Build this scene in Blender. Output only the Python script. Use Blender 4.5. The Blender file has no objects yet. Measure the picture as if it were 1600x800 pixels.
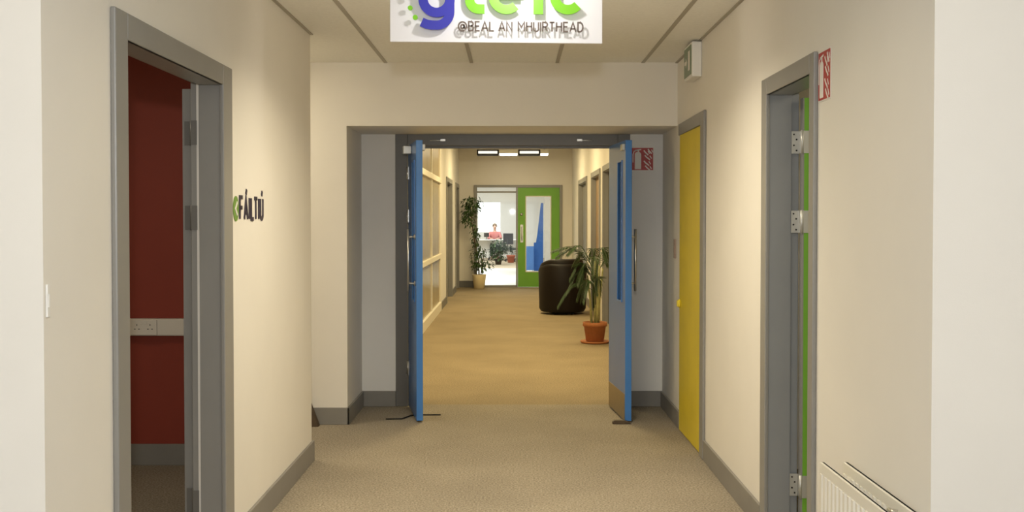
import bpy, bmesh, math, random
from mathutils import Vector, Matrix

random.seed(7)
S = bpy.context.scene
COL = S.collection
PI = math.pi

# ------------------------------------------------------------------ camera, world, exposure, lights
cam_d = bpy.data.cameras.new('camera')
cam_d.sensor_width = 36.0
cam_d.lens = 36.0
cam_d.shift_x = -0.0006
cam_d.shift_y = -0.0149
cam_d.clip_end = 200
cam = bpy.data.objects.new('camera', cam_d)
COL.objects.link(cam)
cam.location = (0, 0, 1.441)
cam.rotation_euler = (PI / 2 - 0.0203, 0, 0)
S.camera = cam

S.view_settings.view_transform = 'Standard'
S.view_settings.look = 'None'
S.view_settings.gamma = 1
S.view_settings.use_curve_mapping = False
S.view_settings.exposure = 0.11

W = bpy.data.worlds.new('world')
S.world = W
W.use_nodes = True
W.node_tree.nodes['Background'].inputs[0].default_value = (0.93, 0.97, 1.0, 1)
W.node_tree.nodes['Background'].inputs[1].default_value = 0.65


def area(name, loc, size, power, color, rot=(0, 0, 0), size_y=None, spread=180):
    d = bpy.data.lights.new(name, 'AREA')
    d.shape = 'RECTANGLE'
    d.size = size
    d.size_y = size_y or size
    d.energy = power
    d.spread = math.radians(spread)
    d.color = color
    o = bpy.data.objects.new(name, d)
    COL.objects.link(o)
    o.location = loc
    o.rotation_euler = rot
    return o


NEUTRAL = (0.97, 0.99, 0.98)
WARM = (1.0, 0.89, 0.66)
GOLD = (1.0, 0.83, 0.47)
# fill added in the unseen lobby: two overhead, one broad behind the camera
area('lobby_fill', (-1.6, 0.2, 2.72), 1.2, 2, NEUTRAL)
area('lobby_fill', (1.6, 0.2, 2.72), 1.2, 2, NEUTRAL)
area('lobby_rear_fill', (0, -3.3, 1.35), 6.0, 14, (0.96, 0.99, 1.0), rot=(PI / 2, 0, 0), size_y=2.3)
# hallway lights above view; the one beyond the sign is added for brightness
area('hall_unseen_light', (0.0, 3.30, 2.50), 0.55, 7, WARM, spread=145)
area('hall_unseen_light', (0.0, 4.74, 2.52), 0.5, 27, WARM, spread=145)
# unseen fill added in the side passage, round the corner of the hallway
area('passage_fill', (-2.2, 6.65, 2.50), 0.5, 14, WARM)
# corridor beyond the doors
for yy in (9.4, 12.4, 15.6, 18.8):
    area('corridor_lamp', (0.05, yy, 2.90), 0.55, 52, GOLD, size_y=1.1)
# fill added to brighten the open plan office beyond the green door
for xx, yy in ((-1.5, 25), (1.5, 25), (-1.5, 31), (2.0, 31), (-1.0, 36.0)):
    area('office_fill', (xx, yy, 2.92), 1.2, 115, (1, 0.97, 0.94))
# dim unseen fill added inside the side rooms
area('red_room_fill', (-2.4, 4.2, 2.45), 0.6, 8, WARM)
area('green_room_fill', (2.3, 3.9, 2.45), 0.6, 8, WARM)
# photographer's flash above the camera
fl = bpy.data.lights.new('camera_flash', 'POINT')
fl.energy = 132
fl.shadow_soft_size = 0.05
fl.color = (0.97, 0.985, 1.0)
flo = bpy.data.objects.new('camera_flash', fl)
COL.objects.link(flo)
flo.location = (-0.01, -0.05, 1.80)
# spot added above view to shadow the letters and whiten the hanging sign
sp = bpy.data.lights.new('sign_fill_spot', 'SPOT')
sp.energy = 8
sp.spot_size = 2.3
sp.spot_blend = 0.6
sp.shadow_soft_size = 0.03
sp.color = (1, 0.96, 0.95)
spo = bpy.data.objects.new('sign_fill_spot', sp)
COL.objects.link(spo)
spo.location = (0.0, 3.98, 2.51)
spo.rotation_euler = (math.radians(62), 0, 0)

# ------------------------------------------------------------------ materials
MATS = {}


def mat(name, col, rough=0.6, metal=0.0, noise=0.0, scale=8.0, bump=0.0, bscale=200.0, emit=None, estr=0.0,
        trans=0.0, coat=0.0, spec=0.5, alpha=1.0):
    m = bpy.data.materials.new(name)
    m.use_nodes = True
    nt = m.node_tree
    b = nt.nodes['Principled BSDF']
    b.inputs['Base Color'].default_value = (*col, 1)
    b.inputs['Roughness'].default_value = rough
    b.inputs['Metallic'].default_value = metal
    b.inputs['Specular IOR Level'].default_value = spec
    b.inputs['Transmission Weight'].default_value = trans
    b.inputs['Coat Weight'].default_value = coat
    b.inputs['Alpha'].default_value = alpha
    if emit:
        b.inputs['Emission Color'].default_value = (*emit, 1)
        b.inputs['Emission Strength'].default_value = estr
    tc = nt.nodes.new('ShaderNodeTexCoord')
    geo = nt.nodes.new('ShaderNodeNewGeometry')
    if noise > 0:
        n = nt.nodes.new('ShaderNodeTexNoise')
        n.inputs['Scale'].default_value = scale
        n.inputs['Detail'].default_value = 4
        nt.links.new(geo.outputs['Position'], n.inputs['Vector'])
        r = nt.nodes.new('ShaderNodeMapRange')
        r.inputs['From Min'].default_value = 0.3
        r.inputs['From Max'].default_value = 0.7
        r.inputs['To Min'].default_value = 1 - noise
        r.inputs['To Max'].default_value = 1 + noise
        nt.links.new(n.outputs['Fac'], r.inputs['Value'])
        mx = nt.nodes.new('ShaderNodeVectorMath')
        mx.operation = 'SCALE'
        mx.inputs[0].default_value = col
        nt.links.new(r.outputs['Result'], mx.inputs['Scale'])
        nt.links.new(mx.outputs['Vector'], b.inputs['Base Color'])
    if bump > 0:
        n2 = nt.nodes.new('ShaderNodeTexNoise')
        n2.inputs['Scale'].default_value = bscale
        n2.inputs['Detail'].default_value = 2
        nt.links.new(geo.outputs['Position'], n2.inputs['Vector'])
        bp = nt.nodes.new('ShaderNodeBump')
        bp.inputs['Strength'].default_value = bump
        bp.inputs['Distance'].default_value = 0.004
        nt.links.new(n2.outputs['Fac'], bp.inputs['Height'])
        nt.links.new(bp.outputs['Normal'], b.inputs['Normal'])
    MATS[name] = m
    return m


def carpet(name, c0, c1, c2):
    m = bpy.data.materials.new(name)
    m.use_nodes = True
    nt = m.node_tree
    b = nt.nodes['Principled BSDF']
    b.inputs['Roughness'].default_value = 0.95
    b.inputs['Specular IOR Level'].default_value = 0.1
    geo = nt.nodes.new('ShaderNodeNewGeometry')
    n = nt.nodes.new('ShaderNodeTexNoise')
    n.inputs['Scale'].default_value = 95
    n.inputs['Detail'].default_value = 3
    n.inputs['Roughness'].default_value = 0.7
    nt.links.new(geo.outputs['Position'], n.inputs['Vector'])
    rp = nt.nodes.new('ShaderNodeValToRGB')
    e = rp.color_ramp.elements
    e[0].position = 0.34
    e[0].color = (*c0, 1)
    e[1].position = 0.68
    e[1].color = (*c2, 1)
    k = e.new(0.5)
    k.color = (*c1, 1)
    nt.links.new(n.outputs['Fac'], rp.inputs['Fac'])
    n3 = nt.nodes.new('ShaderNodeTexNoise')
    n3.inputs['Scale'].default_value = 1.6
    n3.inputs['Detail'].default_value = 5
    nt.links.new(geo.outputs['Position'], n3.inputs['Vector'])
    r = nt.nodes.new('ShaderNodeMapRange')
    r.inputs['From Min'].default_value = 0.3
    r.inputs['From Max'].default_value = 0.7
    r.inputs['To Min'].default_value = 0.90
    r.inputs['To Max'].default_value = 1.08
    nt.links.new(n3.outputs['Fac'], r.inputs['Value'])
    mx = nt.nodes.new('ShaderNodeVectorMath')
    mx.operation = 'SCALE'
    nt.links.new(rp.outputs['Color'], mx.inputs[0])
    nt.links.new(r.outputs['Result'], mx.inputs['Scale'])
    nt.links.new(mx.outputs['Vector'], b.inputs['Base Color'])
    bp = nt.nodes.new('ShaderNodeBump')
    bp.inputs['Strength'].default_value = 0.7
    bp.inputs['Distance'].default_value = 0.006
    nt.links.new(n.outputs['Fac'], bp.inputs['Height'])
    nt.links.new(bp.outputs['Normal'], b.inputs['Normal'])
    MATS[name] = m
    return m


PAINT = mat('cream wall paint', (0.81, 0.765, 0.685), 0.7, noise=0.015, scale=3, bump=0.05, bscale=350, spec=0.3)
PAINTG = mat('pale grey wall paint', (0.82, 0.80, 0.76), 0.7, noise=0.015, scale=3, bump=0.05, bscale=350, spec=0.3)
CEIL = mat('ceiling tile', (0.87, 0.85, 0.79), 0.85, noise=0.03, scale=60, bump=0.1, bscale=250, spec=0.2)
TBAR = mat('ceiling grid metal', (0.40, 0.36, 0.29), 0.5)
GREY = mat('grey satin paint', (0.265, 0.255, 0.235), 0.38, noise=0.03, scale=6)
GREYB = mat('blue grey satin paint', (0.27, 0.275, 0.275), 0.35, noise=0.03, scale=6)
GREYD = mat('dark grey satin paint', (0.15, 0.142, 0.128), 0.4, noise=0.03, scale=6)
SKIRT = mat('grey skirting paint', (0.24, 0.225, 0.20), 0.45, noise=0.04, scale=6)
CARPET = carpet('brown beige loop carpet', (0.20, 0.165, 0.12), (0.33, 0.28, 0.21), (0.47, 0.41, 0.325))
CARPETF = carpet('golden beige loop carpet', (0.20, 0.155, 0.09), (0.32, 0.25, 0.155), (0.43, 0.345, 0.225))
RED = mat('dark red wall paint', (0.27, 0.036, 0.016), 0.6, noise=0.03, scale=4)
BLUE = mat('blue door laminate', (0.055, 0.17, 0.46), 0.28, noise=0.03, scale=5)
BLUEE = mat('bright blue lipping', (0.06, 0.22, 0.60), 0.3)
YELLOW = mat('yellow door paint', (0.72, 0.56, 0.02), 0.4, noise=0.04, scale=5)
YELLOWK = mat('bright yellow plastic', (0.85, 0.68, 0.05), 0.35)
GREEN = mat('green door laminate', (0.17, 0.42, 0.035), 0.4, noise=0.03, scale=5)
STEEL = mat('brushed steel', (0.62, 0.60, 0.55), 0.3, metal=1.0, noise=0.05, scale=40)
ZINC = mat('bright zinc plate', (0.58, 0.57, 0.53), 0.42, metal=0.6)
DARKM = mat('dark metal', (0.035, 0.032, 0.03), 0.45, metal=0.6)
BRONZE = mat('bronze kick plate', (0.30, 0.24, 0.15), 0.35, metal=0.7, noise=0.05, scale=20)
WHITE = mat('white plastic', (0.82, 0.80, 0.75), 0.4)
SOCKW = mat('cream white plastic', (0.78, 0.72, 0.62), 0.4)
RADW = mat('radiator enamel', (0.82, 0.78, 0.68), 0.35)
SIGNW = mat('white sign board', (0.93, 0.91, 0.90), 0.45)
LIME = mat('lime green sign letters', (0.22, 0.62, 0.01), 0.4)
SIGNB = mat('indigo sign letter', (0.035, 0.035, 0.42), 0.4)
TAUPE = mat('taupe sign letters', (0.15, 0.11, 0.085), 0.5)
NAVY = mat('dark navy vinyl', (0.03, 0.022, 0.045), 0.5)
LEAFG = mat('green vinyl', (0.16, 0.30, 0.05), 0.5)
SIGNR = mat('red safety sign', (0.42, 0.03, 0.025), 0.4)
SAFEW = mat('safety sign white', (0.80, 0.76, 0.70), 0.45)
EXITG = mat('exit sign green', (0.19, 0.25, 0.16), 0.4)


def glass(name):
    m = bpy.data.materials.new(name)
    m.use_nodes = True
    nt = m.node_tree
    nt.nodes.remove(nt.nodes['Principled BSDF'])
    out = nt.nodes['Material Output']
    tr = nt.nodes.new('ShaderNodeBsdfTransparent')
    tr.inputs['Color'].default_value = (0.93, 0.96, 0.94, 1)
    gl = nt.nodes.new('ShaderNodeBsdfGlossy')
    gl.inputs['Roughness'].default_value = 0.02
    fr = nt.nodes.new('ShaderNodeFresnel')
    fr.inputs['IOR'].default_value = 1.45
    mx = nt.nodes.new('ShaderNodeMixShader')
    nt.links.new(fr.outputs['Fac'], mx.inputs['Fac'])
    nt.links.new(tr.outputs['BSDF'], mx.inputs[1])
    nt.links.new(gl.outputs['BSDF'], mx.inputs[2])
    nt.links.new(mx.outputs['Shader'], out.inputs['Surface'])
    MATS[name] = m
    return m


GLASS = glass('clear glass')
SKYPANE = mat('glowing window pane', (0.9, 0.9, 0.9), 0.5, emit=(0.95, 0.98, 1.0), estr=1.6)  # pane glows by itself in place of the daylight outside
FROST = mat('frosted tan film glass', (0.36, 0.29, 0.17), 0.25, noise=0.06, scale=3)
CREAMF = mat('cream joinery paint', (0.80, 0.74, 0.60), 0.45)
LEATHER = mat('black leather', (0.008, 0.005, 0.004), 0.5, spec=0.3, bump=0.15, bscale=120)
TERRA = mat('terracotta', (0.42, 0.15, 0.05), 0.75, noise=0.08, scale=30)
CREAMPOT = mat('cream glazed pot', (0.80, 0.66, 0.40), 0.45)
LEAF = mat('ficus leaf', (0.05, 0.10, 0.025), 0.4, noise=0.35, scale=14)
LEAF2 = mat('palm leaf', (0.04, 0.075, 0.022), 0.42, noise=0.35, scale=12)
LEAF3 = mat('shrub leaf', (0.045, 0.085, 0.03), 0.5, noise=0.35, scale=10)
STEM = mat('palm stem', (0.42, 0.40, 0.16), 0.6, noise=0.15, scale=30)
BARK = mat('bark', (0.13, 0.09, 0.05), 0.8, noise=0.2, scale=40)
SOIL = mat('potting soil', (0.03, 0.02, 0.013), 0.95, bump=0.6, bscale=90)
BROWNW = mat('dark brown wood', (0.085, 0.055, 0.028), 0.6, noise=0.15, scale=20)
TANDOOR = mat('tan timber door', (0.30, 0.20, 0.11), 0.5, noise=0.08, scale=12)
DARKDOOR = mat('dark brown door', (0.085, 0.065, 0.04), 0.5, noise=0.08, scale=12)
GREYDOOR = mat('grey door', (0.15, 0.135, 0.11), 0.5, noise=0.05, scale=12)
LAMP = mat('lit diffuser', (1, 1, 1), 0.5, emit=(1.0, 0.95, 0.82), estr=3.0)
LAMPW = mat('lit louvre', (1, 1, 1), 0.5, emit=(1.0, 0.95, 0.85), estr=0.9)
OFFW = mat('office white paint', (0.86, 0.86, 0.84), 0.7)
OFFT = mat('office pale partition', (0.50, 0.45, 0.39), 0.7)
VINYL = mat('pale office floor', (0.75, 0.75, 0.73), 0.3)
OFFC = mat('office tan carpet', (0.42, 0.35, 0.26), 0.9, noise=0.1, scale=30)
BLUES = mat('blue screen fabric', (0.022, 0.09, 0.30), 0.8, noise=0.06, scale=12)
BLUEP = mat('pale blue screen fabric', (0.07, 0.17, 0.42), 0.8, noise=0.06, scale=12)
SKIN = mat('skin', (0.62, 0.38, 0.27), 0.5)
HAIR = mat('grey brown hair', (0.20, 0.14, 0.09), 0.6)
ROSE = mat('rose red top', (0.50, 0.17, 0.16), 0.75)
TROUS = mat('dark trousers', (0.05, 0.05, 0.07), 0.8)
BLACKP = mat('black plastic', (0.02, 0.02, 0.022), 0.4)
SCREENB = mat('dark blue screen', (0.02, 0.03, 0.06), 0.15)

# ------------------------------------------------------------------ helpers
WLOC = {}


class MB:
    """collects shapes in world coordinates, links them as one mesh object"""

    def __init__(s):
        s.v = []
        s.f = []
        s.sm = []

    def add(s, vs, fs, smooth=False):
        n = len(s.v)
        s.v += [tuple(v) for v in vs]
        s.f += [tuple(i + n for i in f) for f in fs]
        s.sm += [smooth] * len(fs)
        return s

    def box(s, x0, x1, y0, y1, z0, z1, xf=None):
        x0, x1 = min(x0, x1), max(x0, x1)
        y0, y1 = min(y0, y1), max(y0, y1)
        z0, z1 = min(z0, z1), max(z0, z1)
        vs = [(x0, y0, z0), (x1, y0, z0), (x1, y1, z0), (x0, y1, z0), (x0, y0, z1), (x1, y0, z1), (x1, y1, z1), (x0, y1, z1)]
        if xf:
            vs = [xf(*v) for v in vs]
        return s.add(vs, [(0, 3, 2, 1), (4, 5, 6, 7), (0, 1, 5, 4), (1, 2, 6, 5), (2, 3, 7, 6), (3, 0, 4, 7)])

    def prism(s, poly, d0, d1, xf):
        """poly in (u, v), extruded d0..d1; xf(u, v, d) -> world"""
        n = len(poly)
        vs = [xf(u, v, d0) for u, v in poly] + [xf(u, v, d1) for u, v in poly]
        fs = [tuple(range(n))[::-1], tuple(range(n, 2 * n))] + [(i, (i + 1) % n, n + (i + 1) % n, n + i) for i in range(n)]
        return s.add(vs, fs)

    def stroke(s, pts, w, d0, d1, xf, closed=False):
        P = [Vector(p) for p in pts]
        n = len(P)
        L, R = [], []
        for i in range(n):
            a = P[i - 1] if (i > 0 or closed) else None
            c = P[(i + 1) % n] if (i < n - 1 or closed) else None
            t1 = (P[i] - a).normalized() if a is not None else None
            t2 = (c - P[i]).normalized() if c is not None else None
            if t1 is None:
                t1 = t2
            if t2 is None:
                t2 = t1
            t = t1 + t2
            if t.length < 1e-6:
                t = t1
            t.normalize()
            nn = Vector((-t.y, t.x))
            k = max(0.45, nn.dot(Vector((-t1.y, t1.x))))
            L.append(P[i] + nn * (w / 2 / k))
            R.append(P[i] - nn * (w / 2 / k))
        m = n if closed else n - 1
        for i in range(m):
            j = (i + 1) % n
            s.prism([tuple(R[i]), tuple(R[j]), tuple(L[j]), tuple(L[i])], d0, d1, xf)
        return s

    def tube(s, pts, r, n=10, caps=True, r2=None):
        P = [Vector(p) for p in pts]
        m = len(P)
        rings = []
        ref = None
        for i in range(m):
            t = (P[min(i + 1, m - 1)] - P[max(i - 1, 0)]).normalized()
            if ref is None:
                ref = Vector((0, 0, 1)) if abs(t.z) < 0.9 else Vector((1, 0, 0))
            u = t.cross(ref).normalized()
            v = u.cross(t).normalized()
            ref = v if abs(t.dot(v)) < 0.9 else ref
            rr = r if r2 is None else r + (r2 - r) * i / (m - 1)
            rings.append([P[i] + u * rr * math.cos(2 * PI * k / n) + v * rr * math.sin(2 * PI * k / n) for k in range(n)])
        vs = [p for R_ in rings for p in R_]
        fs = []
        for i in range(m - 1):
            for k in range(n):
                fs.append((i * n + k, i * n + (k + 1) % n, (i + 1) * n + (k + 1) % n, (i + 1) * n + k))
        if caps:
            fs.append(tuple(range(n))[::-1])
            fs.append(tuple((m - 1) * n + k for k in range(n)))
        return s.add(vs, fs, True)

    def lathe(s, prof, c, n=32):
        vs, fs = [], []
        for r, z in prof:
            for k in range(n):
                a = 2 * PI * k / n
                vs.append((c[0] + r * math.cos(a), c[1] + r * math.sin(a), c[2] + z))
        for i in range(len(prof) - 1):
            for k in range(n):
                fs.append((i * n + k, i * n + (k + 1) % n, (i + 1) * n + (k + 1) % n, (i + 1) * n + k))
        fs.append(tuple(range(n))[::-1])
        fs.append(tuple((len(prof) - 1) * n + k for k in range(n)))
        return s.add(vs, fs, True)

    def ell(s, c, rx, ry, rz, n=16, m=10):
        vs, fs = [], []
        for i in range(m + 1):
            th = PI * i / m
            for k in range(n):
                a = 2 * PI * k / n
                vs.append((c[0] + rx * math.sin(th) * math.cos(a), c[1] + ry * math.sin(th) * math.sin(a), c[2] + rz * math.cos(th)))
        for i in range(m):
            for k in range(n):
                fs.append((i * n + k, (i + 1) * n + k, (i + 1) * n + (k + 1) % n, i * n + (k + 1) % n))
        return s.add(vs, fs, True)

    def build(s, name, m, parent=None, bevel=0.0, seg=2):
        c = Vector([(min(v[i] for v in s.v) + max(v[i] for v in s.v)) / 2 for i in range(3)])
        c.z = min(v[2] for v in s.v)
        me = bpy.data.meshes.new(name)
        me.from_pydata([tuple(Vector(v) - c) for v in s.v], [], s.f)
        me.polygons.foreach_set('use_smooth', s.sm)
        bm = bmesh.new()
        bm.from_mesh(me)
        bmesh.ops.recalc_face_normals(bm, faces=bm.faces)
        bm.to_mesh(me)
        bm.free()
        me.materials.append(m)
        o = bpy.data.objects.new(name, me)
        COL.objects.link(o)
        WLOC[o.name] = c
        if parent:
            o.parent = parent
            o.location = c - WLOC[parent.name]
        else:
            o.location = c
        if bevel > 0:
            b = o.modifiers.new('bevel', 'BEVEL')
            b.width = bevel
            b.segments = seg
            b.limit_method = 'ANGLE'
        return o


def tag(o, label=None, cat=None, group=None, kind=None):
    if label:
        o['label'] = label
    if cat:
        o['category'] = cat
    if group:
        o['group'] = group
    if kind:
        o['kind'] = kind
    return o


def thing(name, loc, label, cat, group=None, kind=None):
    o = bpy.data.objects.new(name, None)
    COL.objects.link(o)
    o.location = loc
    o.empty_display_size = 0.1
    WLOC[o.name] = Vector(loc)
    return tag(o, label, cat, group, kind)


def struct(name, mb, m, label=None, cat=None, bevel=0.0):
    return tag(mb.build(name, m, None, bevel), label, cat, kind='structure')


def rotz(cx, cy, a):
    c, s_ = math.cos(a), math.sin(a)
    return lambda x, y, z: (cx + x * c - y * s_, cy + x * s_ + y * c, z)


def arc(cx, cy, r, a0, a1, n=16, ry=None):
    ry = ry or r
    return [(cx + r * math.cos(math.radians(a0 + (a1 - a0) * i / n)), cy + ry * math.sin(math.radians(a0 + (a1 - a0) * i / n))) for i in range(n + 1)]


# key dimensions of the place
XL, XR, CH = -1.202, 1.156, 2.543
YF, YR, YT = 7.192, 7.893, 7.97          # header face, recess back, threshold
SOF = 2.10
FL, FR, CF, YE = -1.15, 1.27, 2.96, 21.9  # corridor beyond

# ------------------------------------------------------------------ setting: shell
struct('floor', MB().box(-6, 6, -3.5, YT, -0.06, 0), CARPET, 'brown beige loop carpet of the hallway and lobby', 'floor')
struct('floor_corridor', MB().box(FL - 2.2, FR + 0.2, YT, YE + 0.06, -0.06, 0), CARPETF, 'golden beige carpet of the corridor beyond the double doors', 'floor')
struct('floor_office', MB().box(-4, 6, YE + 0.06, 30.6, -0.06, 0), VINYL, 'pale shiny floor of the office behind the green door', 'floor')
struct('floor_office_carpet', MB().box(-4, 6, 30.6, 40, -0.06, 0), OFFC, 'tan carpet at the back of the bright office', 'floor')
struct('ceiling', MB().box(-4, XR + 0.1, 2.62, YF + 0.02, CH, CH + 0.06), CEIL, 'tiled ceiling of the hallway', 'ceiling')
struct('ceiling_lobby', MB().box(-6, 6, -3.5, 2.62, 2.75, 2.81), CEIL, 'ceiling of the lobby before the hallway', 'ceiling')
struct('ceiling_corridor', MB().box(FL - 2.2, FR + 0.2, 8.03, YE, CF, CF + 0.06), CEIL, 'ceiling of the corridor beyond the double doors', 'ceiling')
struct('ceiling_office', MB().box(-4, 6, YE, 40, CF, CF + 0.06), OFFW, 'white ceiling of the bright office', 'ceiling')

g = MB()
for i in range(4):
    x = -0.888 + 0.6 * i
    g.box(x - 0.012, x + 0.012, 2.62, YF, CH - 0.004, CH + 0.01)
g.box(XL, XL + 0.018, 2.62, 6.10, CH - 0.006, CH + 0.01)
g.box(XR - 0.018, XR, 2.62, YF, CH - 0.006, CH + 0.01)
struct('trim_1', g, TBAR, 'thin metal ceiling grid strips running along the hallway ceiling', 'ceiling grid')

# hallway left wall (door opening 3.215..4.215)
WL_IN = -1.302
m = MB()
m.box(XL, WL_IN, 2.62, 3.14, 0, 2.75)
m.box(XL, WL_IN, 4.225, 6.10, 0, 2.75)
m.box(XL, WL_IN, 3.14, 4.225, 2.02, 2.75)
struct('wall_left', m, PAINT, 'cream hallway wall with dark lettering and open red room doorway', 'wall')
struct('wall_lobby_left', MB().box(-6, XL - 0.1, 2.62, 2.72, 0, 2.75), PAINT, 'bright lobby wall facing us, beyond the light switch edge', 'wall')
struct('wall_red', MB().box(-3.7, WL_IN, 6.0, 6.05, 0, 2.6), RED, 'dark red painted wall seen through the open doorway', 'wall')
struct('wall_passage', MB().box(-3.7, WL_IN, 6.05, 6.10, 0, 2.6), PAINT, 'cream side of the side passage wall', 'wall')
struct('wall_red_room', MB().box(-3.7, -3.6, 2.72, 8.03, 0, 2.75), PAINT, 'end wall of the side room and side passage', 'wall')
# hallway right wall (opening 3.995..4.62)
WR_IN = 1.262
m = MB()
m.box(XR, WR_IN, 2.816, 3.92, 0, 2.75)
m.box(XR, WR_IN, 4.635, 6.225, 0, 2.75)
m.box(XR, WR_IN, 3.92, 4.635, 2.02, 2.75)
m.box(XR, WR_IN, 6.225, 7.0, 2.03, 2.75)
m.box(XR, WR_IN, 7.0, 8.03, 0, 2.75)
m.box(WR_IN - 0.02, WR_IN, 6.225, 7.0, 0, 2.03)
struct('wall_right', m, PAINT, 'cream hallway wall with yellow and green doors and radiator', 'wall')
struct('wall_lobby_right', MB().box(WR_IN, 6, 2.816, 2.916, 0, 2.75), PAINT, 'bright lobby wall facing us beside the radiator corner', 'wall')
m = MB()
m.box(WR_IN, 3.1, 5.9, 6.0, 0, 2.6)
m.box(3.0, 3.1, 2.9, 6.0, 0, 2.6)
m.box(WR_IN, 3.1, 2.9, 6.0, 2.55, 2.6)
struct('wall_green_room', m, PAINT, 'walls of the room behind the green edged door', 'wall')
# header block and recess
OLX = -1.164
m = MB()
m.box(-3.7, OLX, YF, 8.03, 0, 2.7)
m.box(OLX, XR, YF, 8.03, SOF, 3.02)
m.box(-3.7, 3.6, 7.9, 8.03, 2.7, 3.02)
struct('wall_header', m, PAINT, 'cream bulkhead wall over the recessed blue doors', 'wall')
m = MB()
m.box(OLX, -0.903, YR, 8.03, 0, SOF)
m.box(0.904, XR, YR, 8.03, 0, SOF)
struct('wall_recess', m, PAINTG, 'pale grey panels either side of the double door frame', 'wall')

# skirting boards
struct('baseboard_left', MB().box(XL, XL + 0.015, 4.34, 6.10, 0, 0.12).box(WL_IN, XL + 0.015, 6.10, 6.115, 0, 0.12).box(XL, XL + 0.015, 2.62, 3.066, 0, 0.12),
       SKIRT, 'grey skirting along the cream wall under the dark lettering', 'skirting', 0.003)
struct('baseboard_right', MB().box(XR, XR - 0.015, 4.715, 6.115, 0, 0.12).box(XR, XR - 0.015, 2.816, 3.883, 0, 0.12), SKIRT, 'grey skirting between the yellow and green edged doors', 'skirting', 0.003)
struct('baseboard_recess_right', MB().box(XR, XR - 0.015, 7.02, YR, 0, 0.12).box(0.904, XR, YR, YR - 0.015, 0, 0.12), SKIRT, 'grey skirting of the recess beside the extinguisher sign', 'skirting', 0.003)
struct('baseboard_recess_left', MB().box(-3.6, OLX + 0.015, YF, YF - 0.015, 0, 0.12).box(OLX, OLX + 0.015, YF - 0.015, YR, 0, 0.12).box(OLX, -0.903, YR, YR - 0.015, 0, 0.12), SKIRT,
       'grey skirting stepping into the recess by the brown wedge', 'skirting', 0.003)
struct('baseboard_red', MB().box(-3.6, WL_IN - 0.1, 6.0, 5.985, 0, 0.125), SKIRT, 'grey skirting under the dark red wall', 'skirting', 0.003)

# ------------------------------------------------------------------ doorway casings
def casing(x, sgn, y0i, y1i, y0o, y1o, topi, topo, depth, name, label, m=GREY, mj=None):
    """x = wall face, sgn = direction away from the hallway; architrave on the face and a lining with a rebate"""
    t = thing(name, (x, (y0o + y1o) / 2, 0), label, 'door frame', kind='structure')
    a = MB()
    f0, f1 = x, x - sgn * 0.018
    poly = [(y0o, 0), (y0i, 0), (y0i, topi), (y1i, topi), (y1i, 0), (y1o, 0), (y1o, topo), (y0o, topo)]
    a.box(f0, f1, y0o, y0i, 0, topo)
    a.box(f0, f1, y1i, y1o, 0, topo)
    a.box(f0, f1, y0i, y1i, topi, topo)
    a.build('architrave', m, t, 0.005)
    l = MB()
    xe = x + sgn * (depth - 0.036)
    for (xa, xb, k) in ((f1 + sgn * 0.003, xe, 0.0), (xe, x + sgn * depth, 0.012)):
        l.box(xa, xb, y0i - 0.024, y0i - k + 0.008, 0, topi + 0.008 + k)
        l.box(xa, xb, y1i + k - 0.008 + 0.016, y1i + 0.030, 0, topi + k)
        l.box(xa, xb, y0i - 0.024, y1i + 0.030, topi - 0.008 + k + 0.008, topi + 0.03)
    l.build('lining', mj or m, t, 0.002)
    return t


casing(XL, -1, 3.165, 4.207, 3.066, 4.340, 1.995, 2.079, 0.124, 'trim_2', 'wide grey door surround of the red room doorway', GREY, GREY)
casing(XR, 1, 3.945, 4.609, 3.883, 4.700, 2.002, 2.079, 0.136, 'trim_3', 'grey door surround below the wall edge extinguisher sign', GREY, GREYB)


def hinge_plates(p, x0, x1, y, z, xm, y2, m, screws=True):
    """butt hinge: plate on the lining, knuckle, plate on the leaf edge"""
    h = MB()
    h.box(x0, xm - 0.004 if xm > x0 else xm + 0.004, y, y - 0.003, z - 0.05, z + 0.05)
    h.tube([(xm, y2, z - 0.052), (xm, y2, z + 0.052)], 0.006, 10)
    h.box(xm, x1, y2 - 0.003, y2 + 0.003, z - 0.05, z + 0.05)
    o = h.build('hinge', m, p)
    if screws:
        for dz in (-0.034, -0.012, 0.012, 0.034):
            q = MB()
            xx = x0 + (xm - x0) * (0.35 if abs(dz) > 0.02 else 0.6)
            q.tube([(xx, y - 0.0028, z + dz), (xx, y - 0.005, z + dz)], 0.0035, 8)
            q.build('screw', DARKM, o)
    return o


# red room door: leaf folded right back against the room side of the wall
d = thing('door_1', (-1.35, 4.26, 0), 'grey door folded back inside the red room, only its edge showing', 'door', kind='structure')
MB().box(-1.372, -1.329, 4.262, 5.12, 0.008, 1.985).build('leaf', GREY, d, 0.002)
for z in (1.80, 1.45, 0.27):
    h = MB()
    h.box(-1.300, -1.324, 4.224, 4.220, z - 0.05, z + 0.05)
    h.tube([(-1.3255, 4.240, z - 0.052), (-1.3255, 4.240, z + 0.052)], 0.008, 10)
    h.box(-1.328, -1.362, 4.261, 4.257, z - 0.05, z + 0.05)
    h.build('hinge', GREYD, d)

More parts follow.
